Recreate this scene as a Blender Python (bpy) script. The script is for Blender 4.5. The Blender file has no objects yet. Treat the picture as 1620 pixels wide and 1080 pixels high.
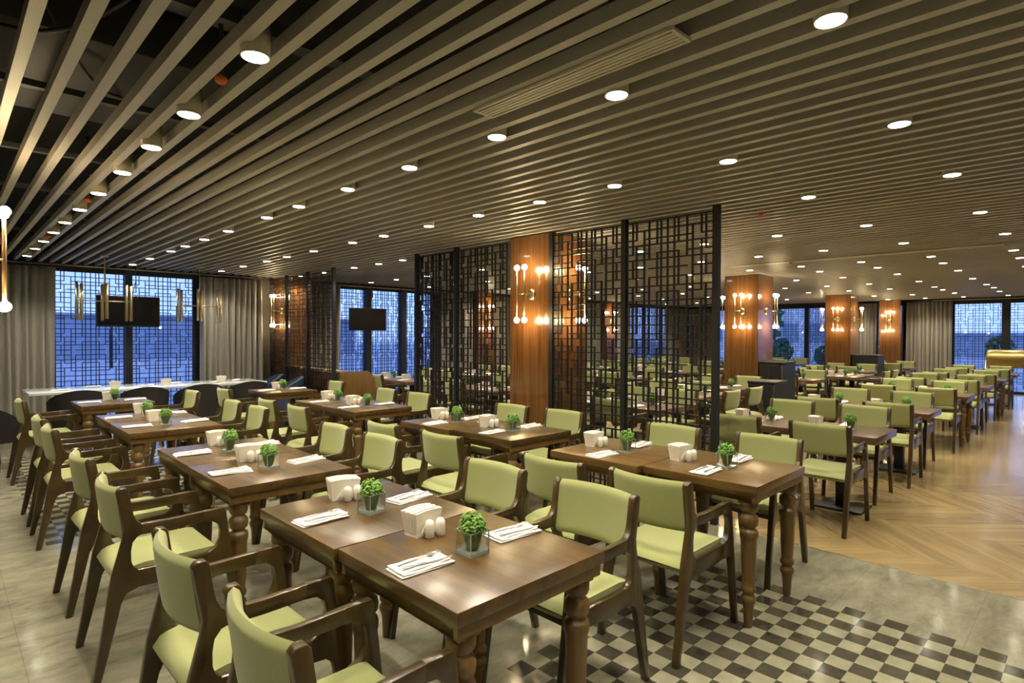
import bpy, bmesh, math, random
from mathutils import Vector, Matrix
PI = math.pi
sc = bpy.context.scene
COL = sc.collection
random.seed(7)

# ------------------------------------------------------------------ constants (metres; X = towards far windows, Y = towards left windows)
CEIL = 2.58          # underside of the ceiling slats
SCRX = 4.46          # plane of the lattice screens
WY = 11.15           # left window wall
WX = 20.3            # far window wall
EYE = 1.53

# ------------------------------------------------------------------ mesh builder
class MB:
    def __init__(s):
        s.v = []; s.f = []; s.sm = []
    def add(s, vs, fs, smooth=False):
        o = len(s.v); s.v += [tuple(p) for p in vs]
        for f in fs:
            s.f.append([i + o for i in f]); s.sm.append(smooth)
        return s
    def box(s, x0, x1, y0, y1, z0, z1):
        vs = [(x0, y0, z0), (x1, y0, z0), (x1, y1, z0), (x0, y1, z0), (x0, y0, z1), (x1, y0, z1), (x1, y1, z1), (x0, y1, z1)]
        return s.add(vs, [(3, 2, 1, 0), (4, 5, 6, 7), (0, 1, 5, 4), (1, 2, 6, 5), (2, 3, 7, 6), (3, 0, 4, 7)])
    def bar(s, a, b, w, h):
        a = Vector(a); b = Vector(b); d = (b - a).normalized()
        up = Vector((0, 0, 1)) if abs(d.z) < .9 else Vector((1, 0, 0))
        r = d.cross(up).normalized(); u = r.cross(d)
        vs = []
        for p in (a, b):
            for (i, j) in ((-1, -1), (1, -1), (1, 1), (-1, 1)):
                vs.append(p + r * i * w / 2 + u * j * h / 2)
        return s.add(vs, [(3, 2, 1, 0), (4, 5, 6, 7), (0, 1, 5, 4), (1, 2, 6, 5), (2, 3, 7, 6), (3, 0, 4, 7)])
    def prism_y(s, poly, y0, y1):          # polygon in (x, z), extruded along y
        n = len(poly)
        vs = [(x, y0, z) for x, z in poly] + [(x, y1, z) for x, z in poly]
        fs = [list(range(n)), list(range(2 * n - 1, n - 1, -1))]
        fs += [(i, i + n, (i + 1) % n + n, (i + 1) % n) for i in range(n)]
        return s.add(vs, fs)
    def prism_z(s, poly, z0, z1, smooth=False):
        n = len(poly)
        vs = [(x, y, z0) for x, y in poly] + [(x, y, z1) for x, y in poly]
        s.add(vs, [list(range(n - 1, -1, -1)), list(range(n, 2 * n))])
        return s.add(vs, [(i, (i + 1) % n, (i + 1) % n + n, i + n) for i in range(n)], smooth)
    def lathe(s, prof, n=16, c=(0, 0, 0), smooth=True, axis='z'):
        vs = []; fs = []
        for r, z in prof:
            for k in range(n):
                a = 2 * PI * k / n
                p = (r * math.cos(a), r * math.sin(a), z)
                if axis == 'x': p = (p[2], p[0], p[1])
                if axis == 'y': p = (p[1], p[2], p[0])
                vs.append((p[0] + c[0], p[1] + c[1], p[2] + c[2]))
        m = len(prof)
        for i in range(m - 1):
            for k in range(n):
                fs.append((i * n + k, i * n + (k + 1) % n, (i + 1) * n + (k + 1) % n, (i + 1) * n + k))
        s.add(vs, fs, smooth)
        s.add(vs[:n], [list(range(n - 1, -1, -1))]); s.add(vs[-n:], [list(range(n))])
        return s
    def tube(s, pts, r, n=8, smooth=True):
        pts = [Vector(p) for p in pts]; rings = []
        for i, p in enumerate(pts):
            d = (pts[min(i + 1, len(pts) - 1)] - pts[max(i - 1, 0)]).normalized()
            up = Vector((0, 0, 1)) if abs(d.z) < .95 else Vector((1, 0, 0))
            a = d.cross(up).normalized(); b = a.cross(d)
            rings.append([p + (a * math.cos(2 * PI * k / n) + b * math.sin(2 * PI * k / n)) * r for k in range(n)])
        vs = [q for ring in rings for q in ring]; fs = []
        for i in range(len(pts) - 1):
            for k in range(n):
                fs.append((i * n + k, (i + 1) * n + k, (i + 1) * n + (k + 1) % n, i * n + (k + 1) % n))
        fs2 = [list(range(n)), list(range(len(vs) - 1, len(vs) - n - 1, -1))]
        s.add(vs, fs, smooth); s.add(vs, fs2)
        return s
    def ball(s, c, r, n=12, m=8, sz=1.0):
        prof = [(max(r * math.sin(PI * i / m), r * .02), -r * sz * math.cos(PI * i / m)) for i in range(m + 1)]
        return s.lathe(prof, n, c)
    def grid(s, fn, nu, nv, smooth=True):  # open surface
        vs = [fn(i / nu, j / nv) for i in range(nu + 1) for j in range(nv + 1)]
        fs = [(i * (nv + 1) + j, (i + 1) * (nv + 1) + j, (i + 1) * (nv + 1) + j + 1, i * (nv + 1) + j + 1) for i in range(nu) for j in range(nv)]
        return s.add(vs, fs, smooth)
    def mesh(s, name, mat, bevel=0, seg=2, angle=30, allsmooth=False):
        me = bpy.data.meshes.new(name)
        me.from_pydata(s.v, [], s.f)
        for p, q in zip(me.polygons, s.sm): p.use_smooth = q
        bm = bmesh.new(); bm.from_mesh(me)
        bmesh.ops.remove_doubles(bm, verts=bm.verts, dist=1e-5)
        bmesh.ops.recalc_face_normals(bm, faces=bm.faces)
        if bevel:
            es = [e for e in bm.edges if len(e.link_faces) == 2 and e.calc_face_angle(0) > math.radians(angle)]
            bmesh.ops.bevel(bm, geom=es, offset=bevel, segments=seg, affect='EDGES', profile=.5, clamp_overlap=True)
            for f in bm.faces: f.smooth = True
        if allsmooth:
            for f in bm.faces: f.smooth = True
        bm.to_mesh(me); bm.free()
        if bevel or allsmooth:
            try: me.set_sharp_from_angle(angle=math.radians(40))
            except Exception: pass
        me.materials.append(mat)
        return me

def obj(name, data, parent=None, loc=(0, 0, 0), rz=0):
    o = bpy.data.objects.new(name, data); COL.objects.link(o)
    o.location = loc; o.rotation_euler = (0, 0, rz)
    if parent: o.parent = parent
    return o
def tag(o, label=None, cat=None, group=None, kind=None):
    if label: o['label'] = label
    if cat: o['category'] = cat
    if group: o['group'] = group
    if kind: o['kind'] = kind
    return o
def thing(name, label, cat, loc=(0, 0, 0), rz=0, group=None):
    o = obj(name, None, None, loc, rz); o.empty_display_size = .1
    return tag(o, label, cat, group)
def struct(name, data, parent=None):
    o = obj(name, data, parent)
    if not parent: o['kind'] = 'structure'
    return o
def dup(src, loc, rz, label=None, group=None, scale=None):
    r = src.copy(); COL.objects.link(r); r.location = loc; r.rotation_euler = (0, 0, rz)
    if scale: r.scale = scale
    if label: r['label'] = label
    if group: r['group'] = group
    for ch in list(src.children):
        c = ch.copy(); COL.objects.link(c); c.parent = r
        for g in list(ch.children):
            d = g.copy(); COL.objects.link(d); d.parent = c
    return r
ORD = 'first second third fourth fifth sixth seventh eighth ninth tenth eleventh twelfth thirteenth fourteenth fifteenth sixteenth seventeenth eighteenth'.split()

# ------------------------------------------------------------------ materials
def newmat(name):
    m = bpy.data.materials.new(name); m.use_nodes = True
    return m, m.node_tree.nodes, m.node_tree.links, m.node_tree.nodes['Principled BSDF']
def plain(name, c, rough=.5, metal=0, coat=0, spec=.5, noise=0, nscale=30, sheen=0):
    m, N, L, b = newmat(name)
    b.inputs['Base Color'].default_value = (*c, 1); b.inputs['Roughness'].default_value = rough
    b.inputs['Metallic'].default_value = metal; b.inputs['Coat Weight'].default_value = coat
    b.inputs['Specular IOR Level'].default_value = spec
    b.inputs['Sheen Weight'].default_value = sheen
    if noise:
        tc = N.new('ShaderNodeTexCoord'); nz = N.new('ShaderNodeTexNoise'); nz.inputs['Scale'].default_value = nscale
        nz.inputs['Detail'].default_value = 4
        L.new(tc.outputs['Object'], nz.inputs['Vector'])
        mx = N.new('ShaderNodeMix'); mx.data_type = 'RGBA'
        mx.inputs[6].default_value = (*[k * (1 - noise) for k in c], 1); mx.inputs[7].default_value = (*[min(1, k * (1 + noise)) for k in c], 1)
        L.new(nz.outputs['Fac'], mx.inputs[0]); L.new(mx.outputs[2], b.inputs['Base Color'])
    return m
def wood(name, c0, c1, scale=(3, 40, 3), rough=.35, coat=.3, coatrough=.15, vary=.35, bump=.05):
    m, N, L, b = newmat(name)
    tc = N.new('ShaderNodeTexCoord'); mp = N.new('ShaderNodeMapping'); mp.inputs['Scale'].default_value = scale
    oi = N.new('ShaderNodeObjectInfo')
    add = N.new('ShaderNodeVectorMath'); add.operation = 'ADD'
    sc_ = N.new('ShaderNodeVectorMath'); sc_.operation = 'SCALE'; sc_.inputs['Scale'].default_value = 13.0
    cmb = N.new('ShaderNodeCombineXYZ')
    for k in range(3): L.new(oi.outputs['Random'], cmb.inputs[k])
    L.new(cmb.outputs[0], sc_.inputs[0])
    L.new(tc.outputs['Object'], mp.inputs['Vector']); L.new(mp.outputs[0], add.inputs[0]); L.new(sc_.outputs[0], add.inputs[1])
    nz = N.new('ShaderNodeTexNoise'); nz.inputs['Scale'].default_value = 1.0; nz.inputs['Detail'].default_value = 7; nz.inputs['Roughness'].default_value = .62
    nz.inputs['Distortion'].default_value = .6
    L.new(add.outputs[0], nz.inputs['Vector'])
    rp = N.new('ShaderNodeValToRGB'); rp.color_ramp.elements[0].position = .3; rp.color_ramp.elements[1].position = .72
    rp.color_ramp.elements[0].color = (*c0, 1); rp.color_ramp.elements[1].color = (*c1, 1)
    L.new(nz.outputs['Fac'], rp.inputs[0])
    hs = N.new('ShaderNodeHueSaturation')
    mr = N.new('ShaderNodeMapRange'); mr.inputs[3].default_value = 1 - vary; mr.inputs[4].default_value = 1 + vary
    L.new(oi.outputs['Random'], mr.inputs[0]); L.new(mr.outputs[0], hs.inputs['Value']); L.new(rp.outputs[0], hs.inputs['Color'])
    L.new(hs.outputs[0], b.inputs['Base Color'])
    b.inputs['Roughness'].default_value = rough; b.inputs['Coat Weight'].default_value = coat; b.inputs['Coat Roughness'].default_value = coatrough
    if bump:
        bp = N.new('ShaderNodeBump'); bp.inputs['Strength'].default_value = bump; bp.inputs['Distance'].default_value = .002
        L.new(nz.outputs['Fac'], bp.inputs['Height']); L.new(bp.outputs[0], b.inputs['Normal'])
    return m
def emit(name, c, s):
    m = bpy.data.materials.new(name); m.use_nodes = True; N = m.node_tree.nodes; N.clear()
    e = N.new('ShaderNodeEmission'); e.inputs[0].default_value = (*c, 1); e.inputs[1].default_value = s
    o = N.new('ShaderNodeOutputMaterial'); m.node_tree.links.new(e.outputs[0], o.inputs[0])
    return m
def glassmat(name, tint=(1, 1, 1), refl=.08, top=.75):
    m = bpy.data.materials.new(name); m.use_nodes = True; N = m.node_tree.nodes; L = m.node_tree.links; N.clear()
    t = N.new('ShaderNodeBsdfTransparent'); t.inputs[0].default_value = (*tint, 1)
    g = N.new('ShaderNodeBsdfGlossy'); g.inputs['Roughness'].default_value = .01
    lw = N.new('ShaderNodeLayerWeight'); lw.inputs[0].default_value = .35
    mr = N.new('ShaderNodeMapRange'); mr.inputs[3].default_value = refl; mr.inputs[4].default_value = top
    L.new(lw.outputs['Fresnel'], mr.inputs[0])
    mx = N.new('ShaderNodeMixShader'); L.new(mr.outputs[0], mx.inputs[0]); L.new(t.outputs[0], mx.inputs[1]); L.new(g.outputs[0], mx.inputs[2])
    o = N.new('ShaderNodeOutputMaterial'); L.new(mx.outputs[0], o.inputs[0])
    return m

M = {}
M['table'] = wood('table_walnut', (.036, .0187, .0046), (.132, .0715, .0165), (22, 2.2, 22), .33, .4, .22, .28)
M['tleg'] = wood('turned_leg_oak', (.085, .046, .0105), (.155, .087, .021), (20, 20, 2), .38, .25, .2, .15)
M['chair'] = wood('chair_wenge', (.023, .0137, .0038), (.068, .0415, .0105), (5, 30, 5), .33, .4, .15, .2)
M['fabric'] = plain('olive_green_fabric', (.285, .300, .115), .85, noise=.10, nscale=160, sheen=.2)
M['column'] = wood('column_veneer', (.080, .032, .0088), (.188, .080, .025), (30, 30, .9), .2, .8, .05, .08, 0)
M['slat'] = plain('ceiling_slat_paint', (.47, .445, .395), .42, noise=.06, nscale=3)
M['plenum'] = plain('plenum_black', (.016, .016, .018), .9)
M['plenumgear'] = plain('plenum_gear', (.055, .056, .062), .6)
M['black'] = plain('black_steel', (.010, .010, .012), .45)
M['frame'] = plain('window_frame_black', (.008, .010, .016), .5)
M['brass'] = plain('brass', (.74, .60, .34), .32, metal=1)
M['white'] = plain('napkin_white', (.80, .79, .76), .85, noise=.04, nscale=60)
M['paper'] = plain('paper_napkin', (.80, .74, .64), .9, noise=.05, nscale=50)
M['ceramic'] = plain('white_ceramic', (.82, .79, .70), .2, coat=.5)
M['steel'] = plain('cutlery_steel', (.62, .63, .65), .3, metal=1)
M['marble'] = plain('white_marble', (.62, .66, .72), .15, coat=.4, noise=.12, nscale=4)
M['leather'] = plain('black_leather', (.012, .010, .010), .55)
M['navy'] = plain('navy_fabric', (.03, .05, .10), .8, noise=.1)
M['curtain'] = plain('grey_curtain', (.27, .245, .215), .6, noise=.06, nscale=12, sheen=.4)
M['darkwall'] = plain('dark_wall_paint', (.055, .045, .038), .7)
M['wall'] = plain('back_wall_paint', (.30, .25, .19), .8)
M['cabinet'] = plain('black_lacquer', (.010, .010, .012), .45)
M['vglass'] = glassmat('vase_glass', (.98, 1, .99), .04, .35)
M['pane'] = glassmat('window_pane', (.93, .95, 1), .05)
M['glassedge'] = plain('glass_edge', (.28, .32, .29), .12, coat=.5)
M['leafdark'] = plain('leaf_wrap', (.11, .17, .055), .5, noise=.3, nscale=40)
M['leaf'] = plain('green_leaves', (.13, .29, .03), .55, noise=.35, nscale=30)
M['tvscreen'] = plain('tv_screen', (.004, .004, .005), .3, spec=.15)
M['tvbody'] = plain('tv_plastic', (.008, .008, .009), .4)
M['lightbody'] = plain('downlight_housing', (.42, .40, .30), .4)
M['lens'] = emit('downlight_lens', (1, .93, .70), 14)
M['bulb'] = emit('sconce_bulb', (1, .78, .42), 95)
M['orange'] = plain('sprinkler_orange', (.75, .16, .03), .5)
M['vent'] = plain('vent_paint', (.60, .56, .47), .4)
M['dado'] = wood('dado_veneer', (.05, .022, .009), (.12, .05, .02), (3, 3, 20), .35, .4, .1, .1, 0)
M['trunk'] = plain('tree_bark', (.03, .022, .016), .9)
M['tree'] = plain('tree_leaves', (.06, .16, .07), .8, noise=.4, nscale=6)
M['asphalt'] = plain('asphalt', (.34, .39, .47), .8, noise=.2, nscale=.6)
M['facade'] = plain('pale_facade', (.80, .80, .82), .8, noise=.1, nscale=.5)
M['facadedark'] = plain('dark_facade', (.34, .40, .50), .8, noise=.15, nscale=.4)
M['winlit'] = emit('street_lamp_glow', (1, .9, .7), 14)
M['ctable'] = wood('pedestal_table_veneer', (.07, .036, .018), (.15, .08, .042), (22, 2.2, 22), .33, .4, .2, .2)

# floor: stone slabs, checker inlays, chevron parquet beyond the lattice line
def floor_mats():
    m, N, L, b = newmat('stone_floor_with_inlay')
    geo = N.new('ShaderNodeNewGeometry'); sp = N.new('ShaderNodeSeparateXYZ'); L.new(geo.outputs['Position'], sp.inputs[0])
    X, Y = sp.outputs[0], sp.outputs[1]
    def mth(op, a, bb=None, c=None):
        n = N.new('ShaderNodeMath'); n.operation = op
        for i, q in enumerate((a, bb, c)):
            if q is None: continue
            if isinstance(q, (int, float)): n.inputs[i].default_value = q
            else: L.new(q, n.inputs[i])
        return n.outputs[0]
    def inside(v, lo, hi): return mth('MULTIPLY', mth('GREATER_THAN', v, lo), mth('LESS_THAN', v, hi))
    CE = .1
    ox, oy = .041, .098          # grid phase
    cx = mth('FLOOR', mth('DIVIDE', mth('SUBTRACT', X, ox), CE)); cy = mth('FLOOR', mth('DIVIDE', mth('SUBTRACT', Y, oy), CE))
    par = mth('ABSOLUTE', mth('MODULO', mth('ADD', cx, cy), 2.0))
    par = mth('GREATER_THAN', par, .5)
    masks = []; teeth = []
    for (x0, x1, y0, y1) in ((1.941, 3.541, -1.502, 1.798), (.641, 2.241, 5.398, 9.198)):
        masks.append(mth('MULTIPLY', inside(X, x0, x1), inside(Y, y0, y1)))
        teeth.append(mth('MULTIPLY', inside(X, x0 - CE, x1 + CE), inside(Y, y0 - CE, y1 + CE)))
    mask = mth('MAXIMUM', masks[0], masks[1]); tooth = mth('MAXIMUM', teeth[0], teeth[1])
    darkf = mth('MULTIPLY', par, tooth); lightf = mth('MULTIPLY', mth('SUBTRACT', 1.0, par), mask)
    # stone
    mp = N.new('ShaderNodeMapping'); mp.inputs['Scale'].default_value = (1.2, 2.6, 1); L.new(geo.outputs['Position'], mp.inputs[0])
    n1 = N.new('ShaderNodeTexNoise'); n1.inputs['Scale'].default_value = 2.4; n1.inputs['Detail'].default_value = 12; n1.inputs['Roughness'].default_value = .74; n1.inputs['Distortion'].default_value = .3
    L.new(mp.outputs[0], n1.inputs[0])
    rp = N.new('ShaderNodeValToRGB'); e = rp.color_ramp.elements
    e[0].position = .28; e[0].color = (.115, .109, .080, 1); e[1].position = .75; e[1].color = (.34, .325, .24, 1)
    k = e.new(.5); k.color = (.225, .213, .157, 1)
    L.new(n1.outputs['Fac'], rp.inputs[0])
    # slab joints
    bx = mth('LESS_THAN', mth('ABSOLUTE', mth('SUBTRACT', mth('FRACT', mth('DIVIDE', mth('ADD', X, 5.13), 1.2)), .5)), .0014)
    by = mth('LESS_THAN', mth('ABSOLUTE', mth('SUBTRACT', mth('FRACT', mth('DIVIDE', mth('ADD', Y, 5.24), .6)), .5)), .0028)
    jo = mth('MULTIPLY', mth('MAXIMUM', bx, by), .35)
    def mix(f, a, c):
        n = N.new('ShaderNodeMix'); n.data_type = 'RGBA'; L.new(f, n.inputs[0])
        for i, q in ((6, a), (7, c)):
            if isinstance(q, tuple): n.inputs[i].default_value = (*q, 1)
            else: L.new(q, n.inputs[i])
        return n.outputs[2]
    st = mix(jo, rp.outputs[0], (.06, .055, .04))
    n2 = N.new('ShaderNodeTexNoise'); n2.inputs['Scale'].default_value = 14; n2.inputs['Detail'].default_value = 6; L.new(geo.outputs['Position'], n2.inputs[0])
    wn = N.new('ShaderNodeTexWhiteNoise'); cb = N.new('ShaderNodeCombineXYZ'); L.new(cx, cb.inputs[0]); L.new(cy, cb.inputs[1]); L.new(cb.outputs[0], wn.inputs[0])
    lt = mix(n2.outputs['Fac'], (.18, .17, .118), (.39, .37, .265)); dk = mix(n2.outputs['Fac'], (.020, .018, .013), (.075, .068, .050))
    dk = mix(mth('MULTIPLY', wn.outputs[0], .35), dk, (.10, .09, .065))
    lt = mix(mth('MULTIPLY', wn.outputs[0], .45), lt, (.18, .172, .128))
    c = mix(lightf, st, lt); c = mix(darkf, c, dk)
    L.new(c, b.inputs['Base Color'])
    rr = mth('ADD', mth('MULTIPLY', n2.outputs['Fac'], .10), .06); L.new(rr, b.inputs['Roughness'])
    b.inputs['Specular IOR Level'].default_value = .5
    M['stone'] = m
    # chevron parquet
    m, N, L, b = newmat('chevron_oak_parquet')
    geo = N.new('ShaderNodeNewGeometry'); sp = N.new('ShaderNodeSeparateXYZ'); L.new(geo.outputs['Position'], sp.inputs[0]); X, Y = sp.outputs[0], sp.outputs[1]
    W = .80; PW = .14
    col = mth('FLOOR', mth('DIVIDE', X, W)); u = mth('SUBTRACT', mth('DIVIDE', X, W), col)            # columns run along Y
    odd = mth('GREATER_THAN', mth('ABSOLUTE', mth('MODULO', col, 2.0)), .5)
    sgn = mth('SUBTRACT', mth('MULTIPLY', odd, 2.0), 1.0)
    t = mth('ADD', Y, mth('MULTIPLY', mth('MULTIPLY', mth('SUBTRACT', u, .5), W), mth('MULTIPLY', sgn, 1.0)))
    pid = mth('FLOOR', mth('DIVIDE', t, PW)); pf = mth('SUBTRACT', mth('DIVIDE', t, PW), pid)
    along = mth('SUBTRACT', mth('MULTIPLY', X, sgn), Y)
    wn = N.new('ShaderNodeTexWhiteNoise'); cb = N.new('ShaderNodeCombineXYZ'); L.new(pid, cb.inputs[0]); L.new(col, cb.inputs[1]); L.new(cb.outputs[0], wn.inputs[0])
    cv = N.new('ShaderNodeCombineXYZ'); L.new(mth('MULTIPLY', along, 1.6), cv.inputs[0]); L.new(mth('MULTIPLY', t, 26.0), cv.inputs[1]); L.new(mth('MULTIPLY', wn.outputs[0], 40.0), cv.inputs[2])
    nz = N.new('ShaderNodeTexNoise'); nz.inputs['Scale'].default_value = 1; nz.inputs['Detail'].default_value = 6; nz.inputs['Roughness'].default_value = .6; L.new(cv.outputs[0], nz.inputs[0])
    rp = N.new('ShaderNodeValToRGB'); e = rp.color_ramp.elements
    e[0].position = .3; e[0].color = (.25, .172, .078, 1); e[1].position = .78; e[1].color = (.40, .288, .14, 1)
    L.new(nz.outputs['Fac'], rp.inputs[0])
    hs = N.new('ShaderNodeHueSaturation'); mr = N.new('ShaderNodeMapRange'); mr.inputs[3].default_value = .86; mr.inputs[4].default_value = 1.12
    L.new(wn.outputs[0], mr.inputs[0]); L.new(mr.outputs[0], hs.inputs['Value']); L.new(rp.outputs[0], hs.inputs['Color'])
    gap = mth('MULTIPLY', mth('GREATER_THAN', mth('ABSOLUTE', mth('SUBTRACT', pf, .5)), .488), .4)
    c = mix(gap, hs.outputs[0], (.07, .035, .012)) if False else None
    n = N.new('ShaderNodeMix'); n.data_type = 'RGBA'; L.new(gap, n.inputs[0]); L.new(hs.outputs[0], n.inputs[6]); n.inputs[7].default_value = (.08, .04, .014, 1)
    L.new(n.outputs[2], b.inputs['Base Color']); b.inputs['Roughness'].default_value = .24; b.inputs['Coat Weight'].default_value = .5; b.inputs['Coat Roughness'].default_value = .13
    M['parquet'] = m
floor_mats()

# ------------------------------------------------------------------ shell
XMIN, YMIN = -3.6, -6.0
fl = struct('floor', MB().box(XMIN, SCRX + .012, YMIN, WY + .3, -.1, 0).mesh('stone_floor', M['stone']))
struct('parquet_floor', MB().box(SCRX + .012, WX + .3, YMIN, WY + .3, -.1, 0).mesh('parquet_floor', M['parquet']))
struct('trim_1', MB().box(SCRX + .004, SCRX + .018, YMIN, WY, -.05, .0008).mesh('floor_divider', M['brass']))
struct('wall_back', MB().box(XMIN - .15, XMIN, YMIN, WY + .3, 0, 3.2).mesh('wall_back', M['wall']))
struct('wall_right', MB().box(XMIN, WX + .3, YMIN - .15, YMIN, 0, 3.2).mesh('wall_right', M['wall']))

# ceiling: black plenum with slats hung below it
ceil = struct('ceiling', MB().box(XMIN, WX + .3, YMIN, WY + .3, 3.05, 3.2).mesh('ceiling', M['plenum']))
PITCH = .1392; HS = .056; SWID = .042
k = 0; slats = []
x = .251 - 27 * PITCH
rest = MB()
first_mesh = MB().box(-SWID, 0, YMIN + .05, WY - .02, CEIL, CEIL + HS).mesh('slat', M['slat'])
xs = []
while x < WX - .1:
    xs.append(x); x += PITCH
near = [q for q in xs if q > -.6][:100]
for q in near: obj('slat', first_mesh, ceil, (q, 0, 0))
for q in xs:
    if q not in near: rest.box(q - SWID, q, YMIN + .05, WY - .02, CEIL, CEIL + HS)
o = obj('slat', rest.mesh('far_slats', M['slat']), ceil); o['kind'] = 'stuff'
for y in (-1.5, .2, 1.0, 2.2, 3.4, 4.6, 5.8, 7.0, 8.2, 9.4, 10.6):      # carrier rails, ducts and conduit in the plenum
    b_ = MB().box(XMIN, WX, y - .02, y + .02, CEIL + HS, CEIL + HS + .03)
    obj('carrier_rail', b_.mesh('carrier_rail', M['plenumgear']), ceil)
for y in (1.45, 2.65): obj('cable_tray', MB().box(-2, 6, y - .05, y + .07, 2.86, 2.92).mesh('cable_tray', M['plenumgear']), ceil)
obj('duct', MB().box(-.5, 1.1, 3.1, 4.3, 2.8, 3.04).mesh('duct', M['plenumgear'], .02), ceil)
obj('duct', MB().box(-1.2, .4, .6, 1.2, 2.8, 3.04).mesh('duct', M['plenumgear'], .02), ceil)
for (p0, s) in (((.2, 1.2, 2.9), 1), ((.6, 2.4, 2.85), -1), ((.3, 3.0, 2.88), 1), ((.9, 1.0, 2.9), 1)):
    pts = [(p0[0] + .5 * t * s, p0[1] + .9 * t, p0[2] - .14 * math.sin(PI * t)) for t in [i / 10 for i in range(11)]]
    obj('cable', MB().tube(pts, .009, 6).mesh('cable', M['plenumgear']), ceil)

# ------------------------------------------------------------------ lattice generator
def lattice(mb, P, width, height, cols, rows, bw, depth, z0=0.0, seed=1):
    """bars of a fretwork panel; P(u, w) -> (x, y) at distance u along and w out of the panel"""
    cp = [0.0]; rnd = random.Random(seed)
    pat = [1.0, .62, 1.25, .8, 1.25, .62, 1.0]
    ws = [pat[i % len(pat)] for i in range(cols)]; tot = sum(ws)
    for q in ws: cp.append(cp[-1] + q * width / tot)
    hp = [1.15, .75, 1.1, .75, 1.1, 1.15]
    hs = [hp[i % len(hp)] for i in range(rows)]; tot = sum(hs); rp = [0.0]
    for q in hs: rp.append(rp[-1] + q * height / tot)
    quarter_h = {(1, 2), (3, 1), (3, 4), (5, 3)}; quarter_v = {(0, 3), (2, 2), (3, 5), (4, 1), (5, 4)}
    def hk(r, c):
        rr = r % 12; rr = rr if rr < 6 else 11 - rr; cc = c % 14; cc = cc if cc < 7 else 13 - cc
        return (rr, cc) not in quarter_h
    def vk(r, c):
        rr = r % 12; rr = rr if rr < 6 else 11 - rr; cc = c % 14; cc = cc if cc < 7 else 14 - cc
        return (rr, cc) not in quarter_v
    def seg(u0, u1, z_0, z_1):
        vs = []
        for (u, z) in ((u0, z_0), (u1, z_0), (u1, z_1), (u0, z_1)):
            for w in (-depth / 2, depth / 2):
                p = P(u, w); vs.append((p[0], p[1], z))
        mb.add(vs, [(0, 2, 4, 6), (7, 5, 3, 1), (0, 1, 3, 2), (2, 3, 5, 4), (4, 5, 7, 6), (6, 7, 1, 0)])
    h = bw / 2
    for r in range(rows + 1):
        c = 0
        while c < cols:
            if r in (0, rows) or hk(r, c):
                d = c
                while d < cols and (r in (0, rows) or hk(r, d)): d += 1
                seg(cp[c] - (h if c else 0), cp[d] + (h if d < cols else 0), z0 + rp[r] - h, z0 + rp[r] + h); c = d
            else: c += 1
    for c in range(cols + 1):
        r = 0
        while r < rows:
            if c in (0, cols) or vk(r, c):
                d = r
                while d < rows and (c in (0, cols) or vk(d, c)): d += 1
                seg(cp[c] - h, cp[c] + h, z0 + rp[r], z0 + rp[d]); r = d
            else: r += 1
    return mb

# ------------------------------------------------------------------ lattice screens along x = SCRX
def screen(y0, y1, label, posts, zb=.03, cols=14, dp=.02):
    t = thing('lattice_screen', label, 'screen', (SCRX, y0, 0), 0, 'floor-to-ceiling lattice screens')
    w = y1 - y0
    for p in posts: obj('post', MB().box(-.025, .025, p - y0 - .025, p - y0 + .025, 0, CEIL - .004).mesh('post', M['black']), t)
    a = .026; 
    mb = MB(); lattice(mb, lambda u, q: (q, a + u), w - 2 * a, CEIL - .05 - zb, cols, 36, .011, dp, zb)
    obj('lattice', mb.mesh('lattice', M['black']), t)
    return t
screen(2.185, 3.065, 'black lattice screen panel at the open end of the screens', (2.185,))
screen(3.065, 3.945, 'black lattice screen panel touching the right side of the wooden column', (3.065, 3.945))
screen(4.585, 5.485, 'black lattice screen panel touching the left side of the wooden column', ())
screen(5.485, 6.30, 'black lattice screen panel farthest left of the wooden column', (5.485, 6.30))
screen(8.56, 9.47, 'dark lattice panel above wooden bench back, end nearest the television', (8.56,), cols=9, dp=.012)
screen(9.47, 10.33, 'dark lattice panel above wooden bench back, beside the wall column', (9.47, 10.33), cols=9, dp=.012)
screen(10.33, 11.05, 'dark lattice panel in front of the corner wall column with sconce', (), cols=5, dp=.008)

# low wooden bench back behind the far screens
t = thing('bench_back', 'dark wooden bench back with pale ledge behind the far lattice panels', 'bench', (SCRX + .06, 8.45, 0))
obj('back_panel', MB().box(.0, .08, .05, 1.95, 0, .90).mesh('back_panel', M['dado']), t)
obj('ledge', MB().box(-.01, .16, .05, 1.95, .90, .935).mesh('ledge', M['brass'], .005), t)
obj('end_panel', MB().prism_y([(0, 0), (.72, 0), (.62, .82), (.5, .92), (0, .92)], 0, .05).mesh('end_panel', M['tleg'], .006), t)

# ------------------------------------------------------------------ wooden columns
def column(x0, x1, y0, y1, label):
    t = thing('wooden_column', label, 'column', (x0, y0, 0)); tag(t, kind='structure', group='veneered columns')
    obj('veneer', MB().box(0, x1 - x0, 0, y1 - y0, 0, CEIL - .001).mesh('veneer', M['column'], .004, 1), t)
    return t
column(SCRX + .0, SCRX + .60, 3.972, 4.558, 'glossy brown wooden column between the black lattice screens')
column(10.0, 10.65, 4.14, 4.74, 'glossy wooden column beside black service cabinets on parquet')
column(16.4, 17.03, 4.46, 5.05, 'glossy wooden column farther back on the parquet')
column(19.75, 20.1, 4.08, 4.62, 'wooden column between grey curtains on the far window wall')
column(4.56, 4.98, 10.42, WY - .05, 'wooden column in corner behind the far lattice panel')
column(9.43, 9.96, 10.75, WY - .05, 'wooden column between curtains on left window wall, seen through lattice')
column(14.6, 15.25, 10.75, WY - .05, 'wooden column at far end of left window wall, seen through lattice')
column(-.50, .10, 4.12, 4.72, 'wooden column at the left edge of the photo')

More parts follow.
